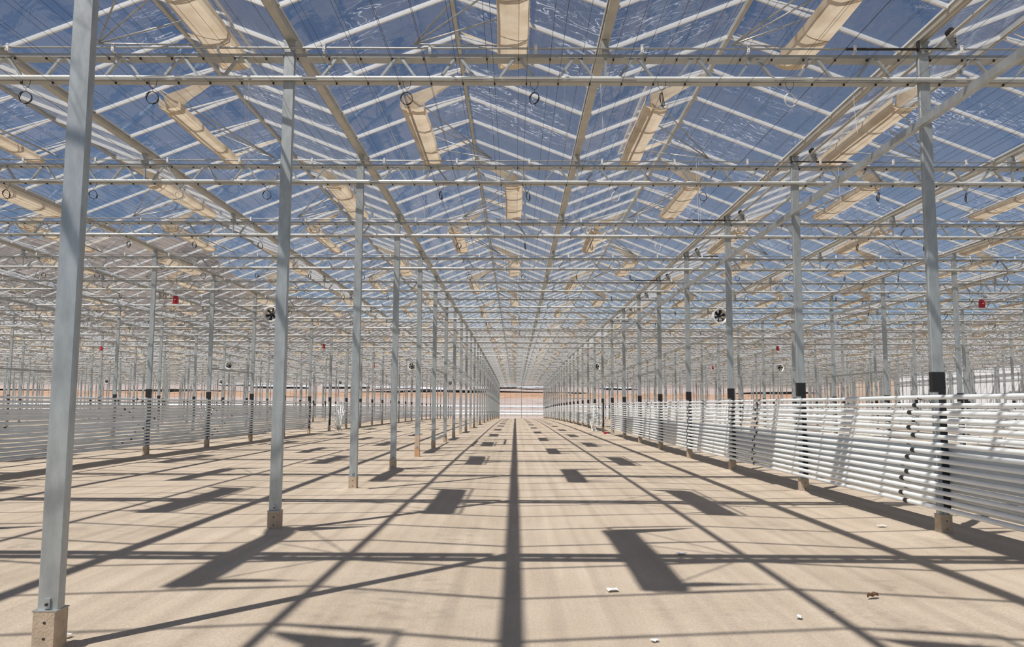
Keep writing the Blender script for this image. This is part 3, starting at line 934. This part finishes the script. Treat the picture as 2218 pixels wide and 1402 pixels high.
# loose pipe ends splayed out in the gap between rack lengths
for r in (1, -1, 2, -2):
    x = XL + 8 * r
    for i in range(9):
        rr = random.Random(i * 13 + r * 101)
        ya = Yk(9) + .55 + rr.uniform(-.08, .08)
        a = math.radians(12 + i * 17 + rr.uniform(-5, 5)) if i < 8 else .4
        ln = rr.uniform(1.1, 1.75)
        xa = x - math.copysign(.30 + .065 * i * .5, r) + rr.uniform(-.01, .01)
        z0 = .03
        dy = math.cos(a) * ln * (1 if r > 0 else -1)
        me = MB().tube([(xa, ya - .12 * dy, z0), (xa, ya + .88 * dy, z0 + abs(math.sin(a)) * ln)], .0265, 7)
        tag(me.obj('loose_pipe', 'pipe_white', smooth=True), 'loose white pipe end splayed in rack gap %s' % row_name(r), 'pipe', 'loose pipe ends, gap %s' % row_name(r))
mb = MB().box(-.07, .07, -.05, .05, 0, .11)
for sx in (-1, 1): mb.box(sx * .045 - .006, sx * .045 + .006, -.008, .008, .11, .145)
mb.box(-.051, .051, -.008, .008, .137, .15)
tag(mb.obj('tool_box', 'red_plastic', loc=(XR - .27, Yk(8) + .9, 0.0)), 'small red box on the sand by the gap in the pipe rack', 'box')

# ------------------------------------------------------------------ fans and red boxes
def build_fan(loc, rot, label, full):
    f = thing('fan', label, 'fan', loc, 'circulation fans')
    f.rotation_euler = (0, 0, rot)
    n = 28
    hs = MB()
    prof = [(-.16, .335), (-.16, .285), (-.10, .27), (.14, .265), (.14, .305), (-.10, .31)]
    for i in range(n):
        a = 2 * PI * i / n
        hs.v += [(r * math.cos(a), y, r * math.sin(a)) for y, r in prof]
    c = len(prof)
    for i in range(n):
        j = (i + 1) % n
        for q in range(c):
            l = (q + 1) % c
            hs.f.append((i * c + q, i * c + l, j * c + l, j * c + q))
    hs.obj('housing', 'white_plastic', f, smooth=False)
    MB().prism(ngon(.06, 12), (0, -.08, 0), (0, .1, 0)).obj('hub', 'fan_black', f)
    for b in range(6):
        a = 2 * PI * b / 6 + .3
        bl = MB(); rows = []
        for q in range(4):
            rr = .05 + .21 * q / 3
            rows.append([(rr * math.cos(a + t * (.34 - .04 * q)), -.02 + .035 * t, rr * math.sin(a + t * (.34 - .04 * q))) for t in (-1, 0, 1)])
        for r_ in reversed(rows[:]): rows.append([(p[0], p[1] + .006, p[2]) for p in r_])
        bl.grid(rows).obj('blade', 'fan_black', f)
    g = MB()
    for rr in (.10, .17, .24):
        g.tube([(rr * math.cos(2 * PI * i / 20), .13, rr * math.sin(2 * PI * i / 20)) for i in range(20)], .004, 4, closed=True)
    for b in range(4):
        a = PI * b / 4
        g.bar((-.25 * math.cos(a), .13, -.25 * math.sin(a)), (.25 * math.cos(a), .13, .25 * math.sin(a)), .008, .008)
    g.obj('guard', 'dark_metal', f)
    MB().bar((0, 0, .285), (0, 0, full), .02, .012).obj('hanger', 'galvanised', f)
for y, z, xs_ in ((Yk(6), 5.25, (-10.15, 8.45)), (Yk(14), 4.95, (-25.2, -9.1, 7.1, 23.2)), (Yk(22), 4.8, (-55, -39.5, -23.5, -8.7))):
    for i, x in enumerate(xs_):
        zz = z + zd(y)
        s = math.floor((x - XL) / 8)
        build_fan((x, y, zz), .14 if x > 0 else -.10, 'round white fan, black blades, truss %s from far wall, %s' % (ordn(31 - round((y - Y0) / 4)), bay_name(s)), ZB0 - z)
def red_box(x, y, z):
    s = math.floor((x - XL) / 8); k = round((y - Y0) / 4)
    t = thing('hanging_box', 'red box on a wire, truss %s from far wall, %s' % (from_wall(k), bay_name(s)), 'box', (x, y, z + zd(y)), 'hanging red boxes')
    MB().box(-.065, .065, -.05, .05, -.12, .05).obj('case', 'red_plastic', t)
    MB().prism([(-.065, -.05, 0), (.065, -.05, 0), (.065, .05, 0), (-.065, .05, 0)], (0, 0, .05), (0, 0, .055)).box(-.055, .055, -.04, .04, .055, .12).obj('lid', 'red_plastic', t)
    MB().box(-.02, .02, -.054, -.05, -.01, .02).obj('label_plate', 'white_plastic', t)
    MB().tube([(0, 0, .12), (0, .0, ZB0 - z)], .004, 4).obj('hanger_wire', 'wire', t)
for x, k, z in ((-10.2, 4, 4.62), (13.9, 4, 4.60), (-10.2, 8, 4.60), (13.9, 8, 4.6), (-24.5, 9, 4.75), (-11.6, 13, 4.7), (16.2, 13, 4.7)):
    red_box(x, Yk(k), z)

# ------------------------------------------------------------------ litter on the sand
for i, (x, y, w, rz, nm, mt) in enumerate([(.80, 5.77, .09, .2, 'paper', 'paper'), (1.70, 7.17, .10, .4, 'paper', 'paper'), (4.66, 8.9, .10, .1, 'paper', 'paper'), (2.04, 5.07, .05, .9, 'paper', 'paper'),
                                           (.90, 4.55, .05, .5, 'paper', 'paper'), (-2.9, 4.58, .05, 1.2, 'paper', 'paper'), (3.4, 10.4, .06, .2, 'paper', 'paper'), (2.35, 5.25, .04, .2, 'paper', 'paper')]):
    mb = MB(); rows = []
    for j in range(3): rows.append([((q / 3 - .5) * w, (j / 2 - .5) * w * .7, .006 + .012 * abs(math.sin(q * 2.1 + j + i))) for q in range(4)])
    for r_ in reversed(rows[:]): rows.append([(a, b, c + .002) for a, b, c in r_])
    o = mb.grid(rows).obj('paper_scrap', 'paper', loc=(x, y, .002)); o.rotation_euler = (0, 0, rz)
    tag(o, 'small crumpled white paper scrap lying on the sand of the aisle', 'litter', 'paper scraps on the aisle')
mb = MB(); rows = []
for j in range(5): rows.append([(-.06 + .03 * j, (q - 1) * .022 * math.sin(PI * (j + .3) / 4.6), .012 + .022 * abs(q - 1) + .012 * (j % 2)) for q in range(3)])
for r_ in reversed(rows[:]): rows.append([(a, b, c + .002) for a, b, c in r_])
o = mb.grid(rows).obj('dry_leaf', 'leaf', loc=(2.84, 5.6, 0)); o.rotation_euler = (0, 0, .4)
tag(o, 'curled dry brown leaf lying on the sand of the aisle', 'leaf')
print('columns', N_COL, 'of', len(cells), 'trusses', len(tr), 'gauze', len(gauze_cells), 'objects', len(bpy.data.objects))
